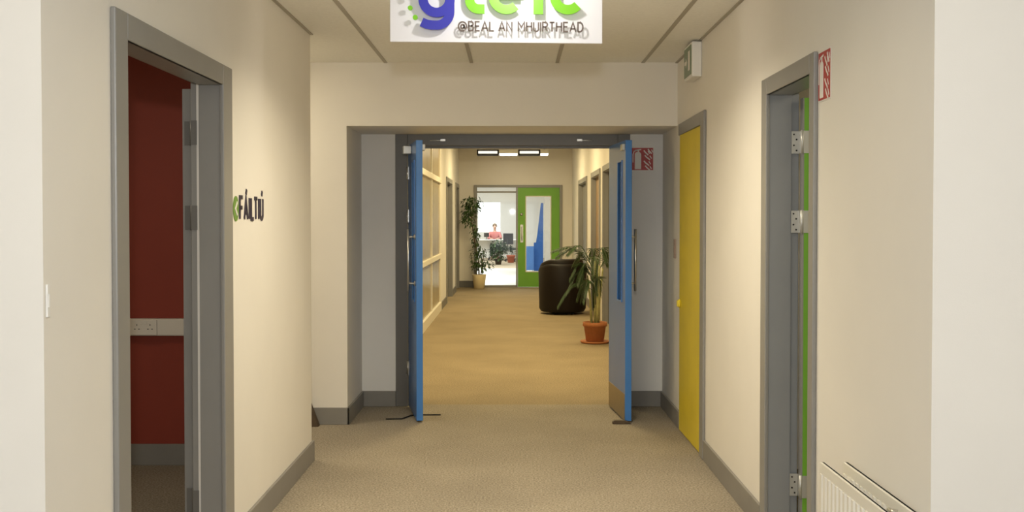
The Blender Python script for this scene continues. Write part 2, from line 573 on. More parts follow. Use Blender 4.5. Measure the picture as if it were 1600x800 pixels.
# green edged door on the right, opened square into its room
d = thing('door_2', (1.30, 4.60, 0), 'green door opened into the right-hand room, seen as a narrow strip', 'door', kind='structure')
MB().box(1.300, 2.05, 4.572, 4.614, 0.008, 1.985).build('leaf', GREEN, d)
MB().box(1.294, 1.2998, 4.571, 4.615, 0.008, 1.986).build('lipping', GREY, d)
for z in (1.789, 1.433, 0.243):
    h = MB()
    h.box(1.254, 1.290, 4.613, 4.610, z - 0.05, z + 0.05)
    h.tube([(1.2905, 4.570, z - 0.052), (1.2905, 4.570, z + 0.052)], 0.007, 10)
    h.box(1.291, 1.2938, 4.570, 4.610, z - 0.05, z + 0.05)
    h.box(1.2945, 1.320, 4.5705, 4.5685, z - 0.05, z + 0.05)
    o = h.build('hinge', ZINC, d)
    for k, dz in enumerate((-0.036, -0.013, 0.013, 0.036)):
        q = MB()
        xx = 1.264 if k % 2 else 1.276
        q.tube([(xx, 4.6105, z + dz), (xx, 4.608, z + dz)], 0.004, 8)
        q.build('screw', DARKM, o)

# yellow riser cupboard door
d = thing('door_3', (1.14, 6.6, 0), 'flush yellow door in the cream wall near the exit box', 'door', kind='structure')
ang = 0.012
MB().prism([(6.232, 1.150), (6.995, 1.140), (6.995, 1.170), (6.232, 1.180)], 0.006, 2.018, lambda u, v, w: (v, u, w)).build('leaf', YELLOW, d, 0.002)
k = MB()
k.box(1.118, 1.141, 6.945, 6.985, 0.85, 0.895)
k.tube([(1.128, 6.965, 0.873), (1.141, 6.965, 0.873)], 0.03, 16)
k.build('knob', YELLOWK, d, 0.006)
t = thing('trim_4', (XR, 6.6, 0), 'grey surround along the near side and top of the yellow door', 'door frame', kind='structure')
a = MB()
a.box(XR, XR - 0.018, 6.120, 6.232, 0, 2.098)
a.box(XR, XR - 0.018, 6.232, 7.05, 2.020, 2.098)
a.build('architrave', GREY, t, 0.005)

# ------------------------------------------------------------------ double doors
t = thing('trim_5', (0, YR, 0), 'dark grey frame around the open blue double doors', 'door frame', kind='structure')
m = MB()
m.box(-0.903, -0.809, YR - 0.008, 8.05, 0, SOF)
m.box(0.809, 0.904, YR - 0.008, 8.05, 0, SOF)
m.box(-0.809, 0.809, YR - 0.008, 8.05, 2.012, SOF)
m.build('frame', GREYD, t, 0.003)
m = MB()
m.box(-0.809, -0.79, 7.945, 7.97, 0, 2.0)
m.box(0.79, 0.809, 7.945, 7.97, 0, 2.0)
m.box(-0.809, 0.809, 7.945, 7.97, 1.995, 2.012)
m.build('door_stop', GREYD, t)
for xx in (-0.535, 0.515):
    q = MB()
    q.box(xx - 0.020, xx + 0.020, YR - 0.022, YR - 0.008, 2.045, 2.062)
    q.tube([(xx - 0.10 * (1 if xx < 0 else -1), YR - 0.014, 2.050), (xx, YR - 0.014, 2.052)], 0.004, 8)
    q.build('door_catch', STEEL, t, 0.003)


def blue_leaf(name, hx, hy, direc, outer, label, handle_side):
    """hx, hy hinge corner; direc = unit vector from hinge to free edge; outer = unit normal from opening face to the handle face"""
    L, T, Z0, Z1 = 0.635, 0.044, 0.012, 2.006
    dx, dy = direc
    ox, oy = outer
    xf = lambda u, v, z: (hx + dx * u + ox * v, hy + dy * u + oy * v, z)
    root = thing(name, (hx, hy, 0), label, 'door', kind='structure')
    v0, v1 = -T, 0.0                    # v = 0 is the handle face
    lf = MB()
    # slab with a slot for the vision panel
    pu0, pu1, pz0, pz1 = 0.36, 0.50, 0.86, 1.86
    for (a, b, c, e) in ((0, pu0, Z0, Z1), (pu1, L - 0.012, Z0, Z1), (pu0, pu1, Z0, pz0), (pu0, pu1, pz1, Z1)):
        lf.box(a, b, v0, v1, c, e, xf)
    lf.build('leaf', BLUE, root)
    MB().box(L - 0.012, L, v0 - 0.0008, v1 + 0.0008, Z0, Z1, xf).build('lipping', BLUEE, root, 0.002)
    gl = MB().box(pu0, pu1, v0 + 0.016, v0 + 0.022, pz0, pz1, xf).build('vision_panel', GLASS, root)
    bd = MB()
    for vv in ((v0 - 0.006, v0 + 0.012), (v1 - 0.012, v1 + 0.006)):
        bd.box(pu0 - 0.012, pu0, vv[0], vv[1], pz0 - 0.012, pz1 + 0.012, xf)
        bd.box(pu1, pu1 + 0.012, vv[0], vv[1], pz0 - 0.012, pz1 + 0.012, xf)
        bd.box(pu0, pu1, vv[0], vv[1], pz0 - 0.012, pz0, xf)
        bd.box(pu0, pu1, vv[0], vv[1], pz1, pz1 + 0.012, xf)
    bd.build('glazing_bead', BLUEE, root)
    kp = MB()
    kp.box(0.01, L - 0.014, v0 - 0.0025, v0, 0.015, 0.20, xf)
    kp.build('kick_plate', BRONZE, root)
    # pull handle on the handle face
    h = MB()
    hu, ho = 0.535, 0.048
    h.tube([xf(hu, ho, 0.93), xf(hu, ho, 1.375)], 0.0095, 12)
    for zz in (0.985, 1.32):
        h.tube([xf(hu, 0, zz), xf(hu, ho, zz)], 0.008, 10)
        h.tube([xf(hu, 0, zz), xf(hu, 0.006, zz)], 0.02, 14)
    h.build('pull_handle', STEEL, root)
    for zz in (1.80, 1.47, 0.30):
        q = MB()
        q.tube([xf(-0.004, 0.006, zz - 0.05), xf(-0.004, 0.006, zz + 0.05)], 0.008, 10)
        q.box(0, 0.03, 0.0, 0.003, zz - 0.05, zz + 0.05, xf)
        q.build('hinge', STEEL, root)
    c = MB()
    c.box(0.20, 0.29, 0.0005, 0.062 if handle_side < 0 else 0.03, 1.930, 1.990, xf)
    c.build('top_bracket', ZINC, root, 0.004)
    c = MB()
    c.box(L - 0.09, L - 0.02, v0 - 0.022, v0 - 0.0005, 1.935, 1.98, xf)
    c.build('closer_block', ZINC, root, 0.003)
    return root, xf


a1 = math.radians(11.0)
r1, xf1 = blue_leaf('door_4', -0.803, 7.878, (math.sin(a1), -math.cos(a1)), (-math.cos(a1), -math.sin(a1)),
                    'open blue door leaf beside the thin bent rod on the carpet', -1)
a2 = math.radians(5.2)
r2, xf2 = blue_leaf('door_5', 0.786, 7.885, (math.sin(a2), -math.cos(a2)), (math.cos(a2), math.sin(a2)),
                    'open blue door leaf beside the square fire extinguisher sign', 1)

# things on the floor by the doors
m = MB()
m.tube([(-0.915, 7.36, 0.006), (-0.80, 7.365, 0.006), (-0.745, 7.50, 0.006), (-0.70, 7.52, 0.006), (-0.53, 7.52, 0.006)], 0.005, 8)
tag(m.build('floor_rod', DARKM), 'thin dark bent rod lying on the carpet under the open blue door', 'rod')
m = MB()
m.prism([(0.705, 0.0), (0.835, 0.0), (0.835, 0.009), (0.79, 0.026), (0.72, 0.026), (0.705, 0.018)], 7.20, 7.236, lambda u, v, w: (u, w, v))
tag(m.build('doorstop', BROWNW, None, 0.003), 'low brown metal doorstop on the carpet at the foot of the blue leaf', 'doorstop')
m = MB()
m.prism([(-1.52, 0.0), (-1.352, 0.0), (-1.425, 0.195), (-1.52, 0.195)], 7.10, 7.165, lambda u, v, w: (u, w, v))
tag(m.build('wooden_wedge', BROWNW, None, 0.003), 'dark brown wooden wedge standing against skirting at the passage corner', 'wedge')

# ------------------------------------------------------------------ lettering
GL = {
    'F': (0.46, [[(0, 0), (0, 1), (.46, 1)], [(0, .52), (.40, .52)]]),
    'A': (0.60, [[(0, 0), (.30, 1), (.60, 0)], [(.09, .30), (.51, .30)]]),
    'Á': (0.60, [[(0, 0), (.30, 1), (.60, 0)], [(.09, .30), (.51, .30)], [(.30, 1.17), (.42, 1.38)]]),
    'I': (0.0, [[(0, 0), (0, 1)]]),
    'L': (0.42, [[(0, 1), (0, 0), (.42, 0)]]),
    'T': (0.50, [[(0, 1), (.50, 1)], [(.25, 1), (.25, 0)]]),
    'U': (0.50, [[(0, 1), (0, .25)] + arc(.25, .25, .25, 180, 360, 10)[1:] + [(.50, 1)]]),
    'Ú': (0.50, [[(0, 1), (0, .25)] + arc(.25, .25, .25, 180, 360, 10)[1:] + [(.50, 1)], [(.26, 1.17), (.38, 1.38)]]),
    'B': (0.48, [[(0, 0), (0, 1), (.25, 1)] + arc(.25, .765, .21, 90, -90, 8, .235) + [(0, .53)], [(.25, .53)] + arc(.25, .265, .23, 90, -90, 8, .265) + [(0, 0)]]),
    'E': (0.44, [[(.44, 1), (0, 1), (0, 0), (.44, 0)], [(0, .52), (.38, .52)]]),
    'N': (0.52, [[(0, 0), (0, 1), (.52, 0), (.52, 1)]]),
    'M': (0.64, [[(0, 0), (0, 1), (.32, .42), (.64, 1), (.64, 0)]]),
    'H': (0.52, [[(0, 0), (0, 1)], [(.52, 0), (.52, 1)], [(0, .52), (.52, .52)]]),
    'R': (0.48, [[(0, 0), (0, 1), (.25, 1)] + arc(.25, .745, .22, 90, -90, 8, .255) + [(0, .49)], [(.22, .49), (.48, 0)]]),
    'D': (0.50, [[(0, 0), (0, 1), (.20, 1)] + arc(.20, .5, .30, 90, -90, 12, .5) + [(0, 0)]]),
    '@': (0.84, [arc(.42, .46, .17, 0, 360, 14, .20), [(.59, .70), (.59, .36)] + arc(.70, .36, .11, 180, 330, 6) + arc(.42, .47, .42, -5, 300, 22, .50)]),
    ' ': (0.22, []),
}


def text(mb, s, u0, v0, width, h, w, d0, d1, xf, gap=0.2):
    """single stroke capitals fitted to a width"""
    tot = sum(GL[c][0] for c in s) + gap * (len(s) - 1)
    k = (width - w) / tot
    hh = h - w
    u = u0 + w / 2
    for c in s:
        wd, paths = GL[c]
        for p in paths:
            mb.stroke([(u + x * k, v0 + w / 2 + y * hh) for x, y in p], w, d0, d1, xf)
        u += (wd + gap - (0.13 if c == 'L' and w > 0.01 else 0.0)) * k


# hanging sign
YS = 4.40
K = YS / 1600.0
sx = lambda px: (px - 800.9) * K
sz = lambda py: 2.200 + (67 - py) * K
sign = thing('hanging_sign', (-0.07, YS, 2.2), 'white hanging sign with blue and lime green logo letters under the ceiling', 'sign')
SX = lambda u, v, dd: (sx(u), YS - dd, sz(v + (u - 775) * 0.009))
MB().prism([(610, 67), (940.5, 67), (940.5, -54), (610, -54)], -0.02, 0.0, SX).build('board', SIGNW, sign, 0.002)
D0, D1 = 0.030, 0.038
q = MB()
q.stroke(arc(683.5, 3, 20.8, 0, 360, 40)[:-1], 14.5, D0, D1, SX, closed=True)
D1 = 0.0384
q.stroke([(704, -24), (704, 22)] + arc(684, 22, 20, 0, 90, 10, 21.3)[1:] + [(676, 43.2), (668, 41.8), (660.5, 38.5)], 14, D0, D1, SX)
q.build('logo_initial', SIGNB, sign)
q = MB()
q.stroke([(734.7, -58), (734.7, 4)] + arc(748.5, 4, 13.8, 180, 90, 8)[1:] + [(757.5, 17.8)], 14.5, D0, D1, SX)
q.stroke([(722, -27), (757, -27)], 13, D0, D1 - 0.0006, SX)
q.build('logo_letter', LIME, sign)
q = MB()
q.stroke([(772, -2.5), (813, -2.5)], 11, D0, D1 - 0.0006, SX)
q.stroke(arc(791, -2, 20.2, 0, -315, 36), 14, D0, D1, SX)
q.build('logo_letter', LIME, sign)
q = MB()
q.stroke([(840.5, -29), (840.5, 25)], 15, D0, D1, SX)
q.prism([(840.5 + 8 * math.cos(a * PI / 8), -44 + 8 * math.sin(a * PI / 8)) for a in range(16)], D0, D1, SX)
q.build('logo_letter', LIME, sign)
q = MB()
q.stroke(arc(886, -2.5, 20.2, -42, -318, 34), 14.5, D0, D1, SX)
q.build('logo_letter', LIME, sign)
for an, rr in ((141, 3.9), (163, 3.7), (185, 3.5), (207, 3.3), (229, 3.1)):
    q = MB()
    cx_, cy_ = 684 + 43 * math.cos(math.radians(an)), 4.5 + 43 * math.sin(math.radians(an))
    q.prism([(cx_ + rr * math.cos(i * PI / 8), cy_ + rr * math.sin(i * PI / 8)) for i in range(16)], D0, D1, SX)
    q.build('logo_dot', LIME, sign)
q = MB()
text(q, '@BEAL AN MHUIRTHEAD', 716, -52.2, 196.5, 16.2, 2.3, D0, D0 + 0.003, lambda u, v, dd: SX(u, -v, dd), gap=0.22)
q.build('place_lettering', TAUPE, sign)

# lettering on the left wall
t = thing('wall_lettering', (XL, 4.66, 1.43), 'dark FÁILTIÚ lettering with green arrow disc on the cream wall', 'lettering')
LW = lambda u, v, dd: (XL + 0.0005 + dd, u, v)
q = MB()
text(q, 'FÁILTIÚ', 4.497, 1.437, 0.445, 0.113, 0.018, 0, 0.004, LW, gap=0.33)
q.build('letters', NAVY, t)
q = MB()
q.prism([(4.443 + 0.043 * math.cos(i * PI / 16), 1.490 + 0.055 * math.sin(i * PI / 16)) for i in range(32)], 0, 0.003, LW)
dsc = q.build('arrow_disc', LEAFG, t)
q = MB()
q.stroke([(4.458, 1.518), (4.428, 1.490), (4.458, 1.462)], 0.013, 0.003, 0.005, LW)
q.build('arrow', SAFEW, dsc)


# ------------------------------------------------------------------ fire extinguisher signs
def fire_sign(name, xf, w, h, loc, label):
    t = thing(name, loc, label, 'safety sign', 'red fire extinguisher signs')
    b = MB()
    b.prism([(0, 0), (w, 0), (w, h), (0, h)], 0.0005, 0.002, xf)
    pb = b.build('border', SAFEW, t)
    e = 0.035 * w
    MB().prism([(e, e), (w - e, e), (w - e, h - e), (e, h - e)], 0.002, 0.003, xf).build('red_panel', SIGNR, t)
    z0, z1 = 0.003, 0.004
    q = MB()
    cx_, bw = 0.30 * w, 0.28 * w
    body = [(cx_ - bw / 2, 0.07 * h), (cx_ + bw / 2, 0.07 * h), (cx_ + bw / 2, 0.70 * h)] + \
           [(cx_ + bw / 2 * math.cos(a), 0.70 * h + 0.10 * h * math.sin(a)) for a in [PI * i / 8 for i in range(1, 8)]] + [(cx_ - bw / 2, 0.70 * h)]
    q.prism(body, z0, z1, xf)
    q.stroke([(cx_ + 0.02 * w, 0.79 * h), (cx_ + 0.02 * w, 0.86 * h)], 0.07 * w, z0, z1, xf)
    q.stroke([(cx_ - 0.12 * w, 0.86 * h), (cx_ + 0.14 * w, 0.90 * h)], 0.05 * w, z0, z1, xf)
    q.stroke([(cx_ - 0.04 * w, 0.86 * h), (cx_ - 0.17 * w, 0.83 * h), (cx_ - 0.215 * w, 0.70 * h), (cx_ - 0.215 * w, 0.35 * h)], 0.035 * w, z0, z1, xf)
    q.build('extinguisher_symbol', SAFEW, t)
    q = MB()
    for (a0, b0, L_) in ((0.56, 0.86, 0.20), (0.74, 0.92, 0.17), (0.60, 0.66, 0.24), (0.56, 0.42, 0.24), (0.62, 0.22, 0.22)):
        q.stroke([(a0 * w, b0 * h), ((a0 + L_ * 0.35) * w, (b0 - 0.09) * h), ((a0 + L_ * 0.6) * w, (b0 - 0.13) * h),
                  ((a0 + L_ * 0.95) * w, (b0 - 0.20) * h)], 0.055 * w, z0, z1, xf)
        q.stroke([((a0 + L_ * 0.9) * w, (b0 - 0.02) * h), ((a0 + L_ * 1.25) * w, (b0 - 0.14) * h)], 0.04 * w, z0, z1, xf)
    q.build('flame_symbol', SAFEW, t)
    return t


fire_sign('extinguisher_sign', lambda u, v, dd: (XR - dd, 3.878 - u, 1.883 + v), 0.152, 0.188, (XR, 3.80, 1.883),
          'red fire extinguisher sign on the cream wall beside the grey door surround')
fire_sign('extinguisher_sign', lambda u, v, dd: (0.912 + u, YR - dd, 1.819 + v), 0.175, 0.182, (1.0, YR, 1.819),
          'red square fire extinguisher sign on the recess panel above the pull handle')

# exit box
t = thing('exit_box', (1.125, 6.40, 2.315), 'white boxed exit sign with a green face high by the ceiling', 'exit sign')
MB().box(1.094, XR - 0.0005, 6.27, 6.545, 2.318, 2.532).build('housing', WHITE, t, 0.006)
MB().box(1.090, 1.0938, 6.285, 6.530, 2.335, 2.515).build('green_face', EXITG, t, 0.001)
q = MB()
EX = lambda u, v, dd: (1.0898 - dd, 6.53 - u, 2.335 + v)
q.prism([(0.15, 0.03), (0.21, 0.03), (0.21, 0.15), (0.15, 0.15)], 0, 0.001, EX)
q.stroke([(0.02, 0.09), (0.07, 0.09)], 0.022, 0, 0.001, EX)
q.prism([(0.07, 0.06), (0.11, 0.09), (0.07, 0.12)], 0, 0.001, EX)
q.build('arrow_symbol', SAFEW, t)

# switches
t = thing('corner_plate', (XL, 2.66, 1.20), 'narrow white plate at the lobby corner of the cream wall beside the red room', 'wall plate')
MB().box(XL + 0.0003, XL + 0.006, 2.630, 2.646, 1.190, 1.275).build('plate', WHITE, t, 0.002)
MB().box(XL + 0.006, XL + 0.008, 2.634, 2.642, 1.216, 1.250).build('cover', WHITE, t, 0.0005)

t = thing('wall_plate', (XR, 7.28, 1.18), 'small brownish wall plate on the recess wall just beyond the yellow door', 'wall plate')
MB().box(XR - 0.0003, XR - 0.009, 7.235, 7.30, 1.17, 1.305).build('plate', mat('brownish plastic', (0.42, 0.31, 0.25), 0.5), t, 0.002)
MB().box(XR - 0.009, XR - 0.013, 7.255, 7.28, 1.21, 1.26).build('rocker', MATS['brownish plastic'], t, 0.001)

# dado trunking and socket on the red wall
t = thing('dado_trunking', (-2.4, 5.98, 0.767), 'cream white plastic trunking running along the dark red wall', 'trunking')
MB().box(-3.6, -1.32, 5.945, 5.9995, 0.767, 0.865).build('channel', SOCKW, t, 0.004)
MB().box(-3.6, -1.32, 5.942, 5.945, 0.775, 0.857).build('cover', SOCKW, t, 0.001)
t = thing('double_socket', (-2.143, 5.94, 0.77), 'double power socket fitted on the cream trunking', 'socket')
MB().box(-2.216, -2.066, 5.930, 5.9418, 0.772, 0.860).build('faceplate', SOCKW, t, 0.003)
for cx_ in (-2.180, -2.104):
    for (du, dv, ww, hh) in ((0, 0.018, 0.004, 0.009), (-0.012, -0.006, 0.008, 0.004), (0.012, -0.006, 0.008, 0.004)):
        MB().box(cx_ + du - ww / 2, cx_ + du + ww / 2, 5.9285, 5.930, 0.814 + dv - hh / 2, 0.814 + dv + hh / 2).build('pin_hole', DARKM, t)
for cx_ in (-2.155, -2.128):
    MB().box(cx_ - 0.006, cx_ + 0.006, 5.927, 5.930, 0.836, 0.852).build('rocker', SOCKW, t, 0.001)

# ------------------------------------------------------------------ radiator
t = thing('radiator', (1.09, 3.15, 0.12), 'white double panel radiator with ribbed front under the cream wall', 'radiator')
RY0, RY1, RZ0, RZ1 = 2.835, 3.48, 0.13, 0.615


def rib_panel(xo, xi, name, sgn):
    """steel panel between xo (face) and xi with vertical ribs on the face"""
    p = MB()
    p.box(xo + 0.004, xi, RY0, RY1, RZ0, RZ1)
    p.box(xo - 0.002, xi + 0.001, RY0, RY1, RZ1 - 0.036, RZ1)
    p.box(xo - 0.002, xi + 0.001, RY0, RY1, RZ0, RZ0 + 0.036)
    n = 16
    st = (RY1 - RY0) / n
    for i in range(n):
        a = RY0 + st * i
        p.prism([(a + st * .10, xo + 0.0045), (a + st * .28, xo - 0.006), (a + st * .72, xo - 0.006), (a + st * .90, xo + 0.0045)],
                RZ0 + 0.036, RZ1 - 0.036, lambda u, v, w: (v, u, w))
    return p.build(name, RADW, t, 0.0015)


rib_panel(1.051, 1.064, 'front_panel', -1)
rib_panel(1.130, 1.144, 'back_panel', -1)
q = MB()
for i in range(28):
    yy = RY0 + 0.03 + i * 0.0205
    q.box(1.0655, 1.1275, yy, yy + 0.0015, RZ0 + 0.05, RZ1 - 0.05)
q.build('convector_fins', RADW, t)
for yy in (2.90, 3.40):
    for zz in (RZ1 - 0.05, RZ0 + 0.045):
        MB().tube([(1.064, yy, zz), (1.131, yy, zz)], 0.016, 12).build('cross_pipe', RADW, t)
q = MB()
q.tube([(1.097, 2.93, RZ1 - 0.045), (1.097, 2.93, RZ1 - 0.008)], 0.011, 12)
q.tube([(1.097, 2.895, RZ1 - 0.02), (1.097, 2.965, RZ1 - 0.02)], 0.009, 12)
q.build('vent_valve', STEEL, t)
for yy in (2.92, 3.38):
    MB().box(1.1445, XR - 0.0004, yy, yy + 0.03, RZ0 + 0.08, RZ1 - 0.08).build('bracket', WHITE, t)
for yy in (2.90, 3.40):
    MB().tube([(1.097, yy, RZ0 + 0.03), (1.097, yy, 0.0)], 0.008, 10).build('pipe', WHITE, t)

# ------------------------------------------------------------------ corridor beyond: walls
TW = 0.12
m = MB()
for y0, y1 in ((8.03, 11.2), (16.3, 17.75), (19.25, 20.6), (21.65, YE)):
    m.box(FL, FL - TW, y0, y1, 0, CF)
for y0, y1, z in ((11.2, 16.3, 2.72), (17.75, 19.25, 2.12), (20.6, 21.65, 2.12)):
    m.box(FL, FL - TW, y0, y1, z, CF)
struct('wall_corridor_left', m, PAINT, 'cream corridor wall with the glazed screen beyond the double doors', 'wall')
m = MB()
RD = ((13.05, 14.25), (14.85, 16.35), (17.5, 19.5))
ys = [8.03] + [v for p in RD for v in p] + [YE]
for i in range(0, len(ys), 2):
    m.box(FR, FR + TW, ys[i], ys[i + 1], 0, CF)
for y0, y1 in RD:
    m.box(FR, FR + TW, y0, y1, 2.12, CF)
struct('wall_corridor_right', m, PAINT, 'cream corridor wall behind the palm and black tub chair', 'wall')
m = MB()
m.box(FL - 2.2, -0.825, YE, YE + 0.12, 0, CF)
m.box(1.06, FR + 0.2, YE, YE + 0.12, 0, CF)
m.box(-0.825, 1.06, YE, YE + 0.12, 2.19, CF)
struct('wall_corridor_end', m, PAINT, 'cream end wall around the green door and glass side panel', 'wall')
struct('wall_screen_room', MB().box(FL - 2.2, FL - 2.1, 8.03, YE, 0, CF), PAINT, 'back wall of the room behind the glazed corridor screen', 'wall')
struct('baseboard_corridor', MB().box(FL, FL + 0.015, 16.3, 17.70, 0, 0.12).box(FL, FL + 0.015, 19.3, 20.55, 0, 0.12).box(FL, FL + 0.015, 8.05, 11.2, 0, 0.12)
       .box(FL, -0.83, YE, YE - 0.015, 0, 0.14).box(1.065, FR, YE, YE - 0.015, 0, 0.12)
       .box(FR, FR - 0.015, 8.05, 12.95, 0, 0.12).box(FR, FR - 0.015, 16.45, 17.42, 0, 0.12).box(FR, FR - 0.015, 19.58, YE, 0, 0.12), GREYD,
       'dark grey skirting around the far corridor', 'skirting')


def side_door(name, tname, x, sgn, y0, y1, top, lm, label, flabel):
    t = thing(tname, (x, (y0 + y1) / 2, 0), flabel, 'door frame', kind='structure')
    a = MB()
    f1 = x - sgn * 0.02
    a.box(x, f1, y0 - 0.07, y0 + 0.01, 0, top + 0.07)
    a.box(x, f1, y1 - 0.01, y1 + 0.07, 0, top + 0.07)
    a.box(x, f1, y0, y1, top - 0.01, top + 0.07)
    a.build('architrave', GREY, t, 0.003)
    l = MB()
    l.box(x, x + sgn * TW, y0, y0 + 0.02, 0, top)
    l.box(x, x + sgn * TW, y1 - 0.02, y1, 0, top)
    l.box(x, x + sgn * TW, y0, y1, top - 0.02, top)
    l.build('lining', GREY, t)
    d = thing(name, (x + sgn * 0.07, (y0 + y1) / 2, 0), label, 'door', kind='structure')
    MB().box(x + sgn * 0.06, x + sgn * 0.10, y0 + 0.024, y1 - 0.024, 0.006, top - 0.024).build('leaf', lm, d)
    h = MB()
    h.tube([(x + sgn * 0.06, y0 + 0.09, 1.0), (x + sgn * 0.015, y0 + 0.09, 1.0), (x + sgn * 0.015, y0 + 0.20, 1.0)], 0.009, 8)
    h.build('lever_handle', STEEL, d)


side_door('door_6', 'trim_6', FL, -1, 17.75, 19.25, 2.12, GREYDOOR, 'grey door just past the glazed screen in the corridor', 'grey surround of the door past the glazed screen')
side_door('door_7', 'trim_7', FL, -1, 20.6, 21.65, 2.12, GREYDOOR, 'grey door in the far corridor corner behind the climbing plant', 'grey surround of the door behind the climbing plant')
side_door('door_8', 'trim_8', FR, 1, 13.05, 14.25, 2.12, DARKDOOR, 'dark brown corridor door nearest the open blue leaf', 'grey surround of the dark brown corridor door')
side_door('door_9', 'trim_9', FR, 1, 14.85, 16.35, 2.12, TANDOOR, 'tan corridor door behind the palm', 'grey surround of the tan corridor door')
side_door('door_10', 'trim_10', FR, 1, 17.5, 19.5, 2.12, GREYDOOR, 'grey corridor door past the black tub chair', 'grey surround of the door past the tub chair')

# glazed screen in the corridor
t = thing('window_1', (FL - 0.05, 13.75, 0), 'cream framed glazed screen along the corridor beyond the blue leaf', 'window', kind='structure')
fr = MB()
for z0, z1 in ((0.0, 0.14), (0.835, 0.905), (2.02, 2.10), (2.66, 2.72)):
    fr.box(FL + 0.02, FL - 0.09, 11.2, 16.3, z0, z1)
for yy in (11.2, 12.9, 14.6, 16.25):
    fr.box(FL + 0.003, FL - 0.045, yy, yy + 0.05, 0, 2.72)
fr.build('frame', CREAMF, t, 0.004)
for yy in (11.25, 12.95, 14.65):
    for z0, z1 in ((0.14, 0.835), (0.905, 2.02), (2.10, 2.66)):
        MB().box(FL - 0.014, FL - 0.022, yy, yy + 1.60, z0, z1).build('pane', FROST, t)

# green door and side panel
t = thing('trim_11', (0.12, YE, 0), 'grey frame holding the green door and its glass side panel', 'door frame', kind='structure')
m = MB()
m.box(-0.825, -0.760, YE - 0.03, YE + 0.10, 0, 2.19)
m.box(1.005, 1.06, YE - 0.03, YE + 0.10, 0, 2.19)
m.box(-0.76, 1.005, YE - 0.03, YE + 0.10, 2.135, 2.19)
m.box(0.072, 0.108, YE - 0.03, YE + 0.10, 0, 2.135)
m.box(-0.76, 0.072, YE - 0.02, YE + 0.09, 0, 0.045)
m.build('frame', GREY, t, 0.004)
t = thing('window_2', (-0.34, YE, 0.05), 'tall clear glass side panel beside the green door', 'window', kind='structure')
MB().box(-0.76, 0.072, YE + 0.03, YE + 0.04, 0.045, 2.135).build('pane', GLASS, t)
MB().box(-0.76, 0.072, YE + 0.02, YE + 0.05, 2.02, 2.055).build('transom', GREY, t)
t = thing('door_11', (0.555, YE, 0), 'bright green door with a tall glass panel at the corridor end', 'door', kind='structure')
m = MB()
GX0, GX1, VX0, VX1, VZ0, VZ1 = 0.110, 1.003, 0.285, 0.815, 0.335, 1.945
m.box(GX0, VX0, YE, YE + 0.045, 0.008, 2.132)
m.box(VX1, GX1, YE, YE + 0.045, 0.008, 2.132)
m.box(VX0, VX1, YE, YE + 0.045, 0.008, VZ0)
m.box(VX0, VX1, YE, YE + 0.045, VZ1, 2.132)
m.build('leaf', GREEN, t)
MB().box(VX0, VX1, YE + 0.02, YE + 0.026, VZ0, VZ1).build('vision_panel', GLASS, t)
m = MB()
m.box(VX0 - 0.012, VX0 + 0.006, YE - 0.006, YE + 0.012, VZ0 - 0.012, VZ1 + 0.012)
m.box(VX1 - 0.006, VX1 + 0.012, YE - 0.006, YE + 0.012, VZ0 - 0.012, VZ1 + 0.012)
m.box(VX0, VX1, YE - 0.006, YE + 0.012, VZ0 - 0.012, VZ0 + 0.006)
m.box(VX0, VX1, YE - 0.006, YE + 0.012, VZ1 - 0.006, VZ1 + 0.012)
m.build('glazing_bead', CREAMF, t)
m = MB()
m.box(0.165, 0.225, YE - 0.004, YE, 0.96, 1.34)
m.tube([(0.195, YE - 0.04, 1.0), (0.195, YE - 0.04, 1.30)], 0.010, 10)
m.tube([(0.195, YE, 1.03), (0.195, YE - 0.04, 1.03)], 0.008, 8)
m.tube([(0.195, YE, 1.27), (0.195, YE - 0.04, 1.27)], 0.008, 8)
m.build('pull_handle', STEEL, t)
m = MB()
m.tube([(0.19, YE - 0.006, 1.56), (0.19, YE + 0.0, 1.56)], 0.03, 16)
m.build('lock_cylinder', STEEL, t)

# ceiling luminaires in the far corridor
def luminaire(x0, x1, y0, y1, framed, label):
    t = thing('ceiling_luminaire', ((x0 + x1) / 2, (y0 + y1) / 2, 2.76), label, 'ceiling light', 'luminaires at the corridor end')
    if framed:
        f = MB()
        z0, z1, b = 2.765, 2.875, 0.028
        f.box(x0, x1, y0, y0 + 0.02, z0, z0 + b)
        f.box(x0, x1, y0, y0 + 0.02, z1 - b, z1)
        f.box(x0, x0 + b, y0, y0 + 0.02, z0, z1)
        f.box(x1 - b, x1, y0, y0 + 0.02, z0, z1)
        f.box(x0, x0 + 0.02, y0, y1, z0, z1)
        f.box(x1 - 0.02, x1, y0, y1, z0, z1)
        f.box(x0, x1, y1 - 0.02, y1, z0, z1)
        f.build('frame', BLACKP, t)
        MB().box(x0 + 0.021, x1 - 0.021, y0 + 0.012, y1 - 0.021, z0 + 0.022, z1).build('diffuser', LAMPW, t)
    else:
        MB().box(x0, x1, y0, y1, 2.80, 2.875).build('housing', WHITE, t)
        MB().box(x0 + 0.01, x1 - 0.01, y0 + 0.01, y1 - 0.01, 2.77, 2.7995).build('diffuser', LAMP, t)
    for xx in (x0 + 0.08, x1 - 0.08):
        MB().tube([(xx, (y0 + y1) / 2, 2.874), (xx, (y0 + y1) / 2, CF)], 0.005, 6).build('rod', STEEL, t)


luminaire(-0.728, -0.282, 20.9, 21.25, True, 'black framed louvre light above the glass side panel')
luminaire(-0.275, 0.105, 20.9, 21.25, False, 'plain lit panel between the two black framed louvre lights')
luminaire(0.116, 0.560, 20.9, 21.25, True, 'black framed louvre light above the green door')
luminaire(0.568, 0.735, 20.9, 21.25, False, 'short lit panel beyond the black framed light over the green door')

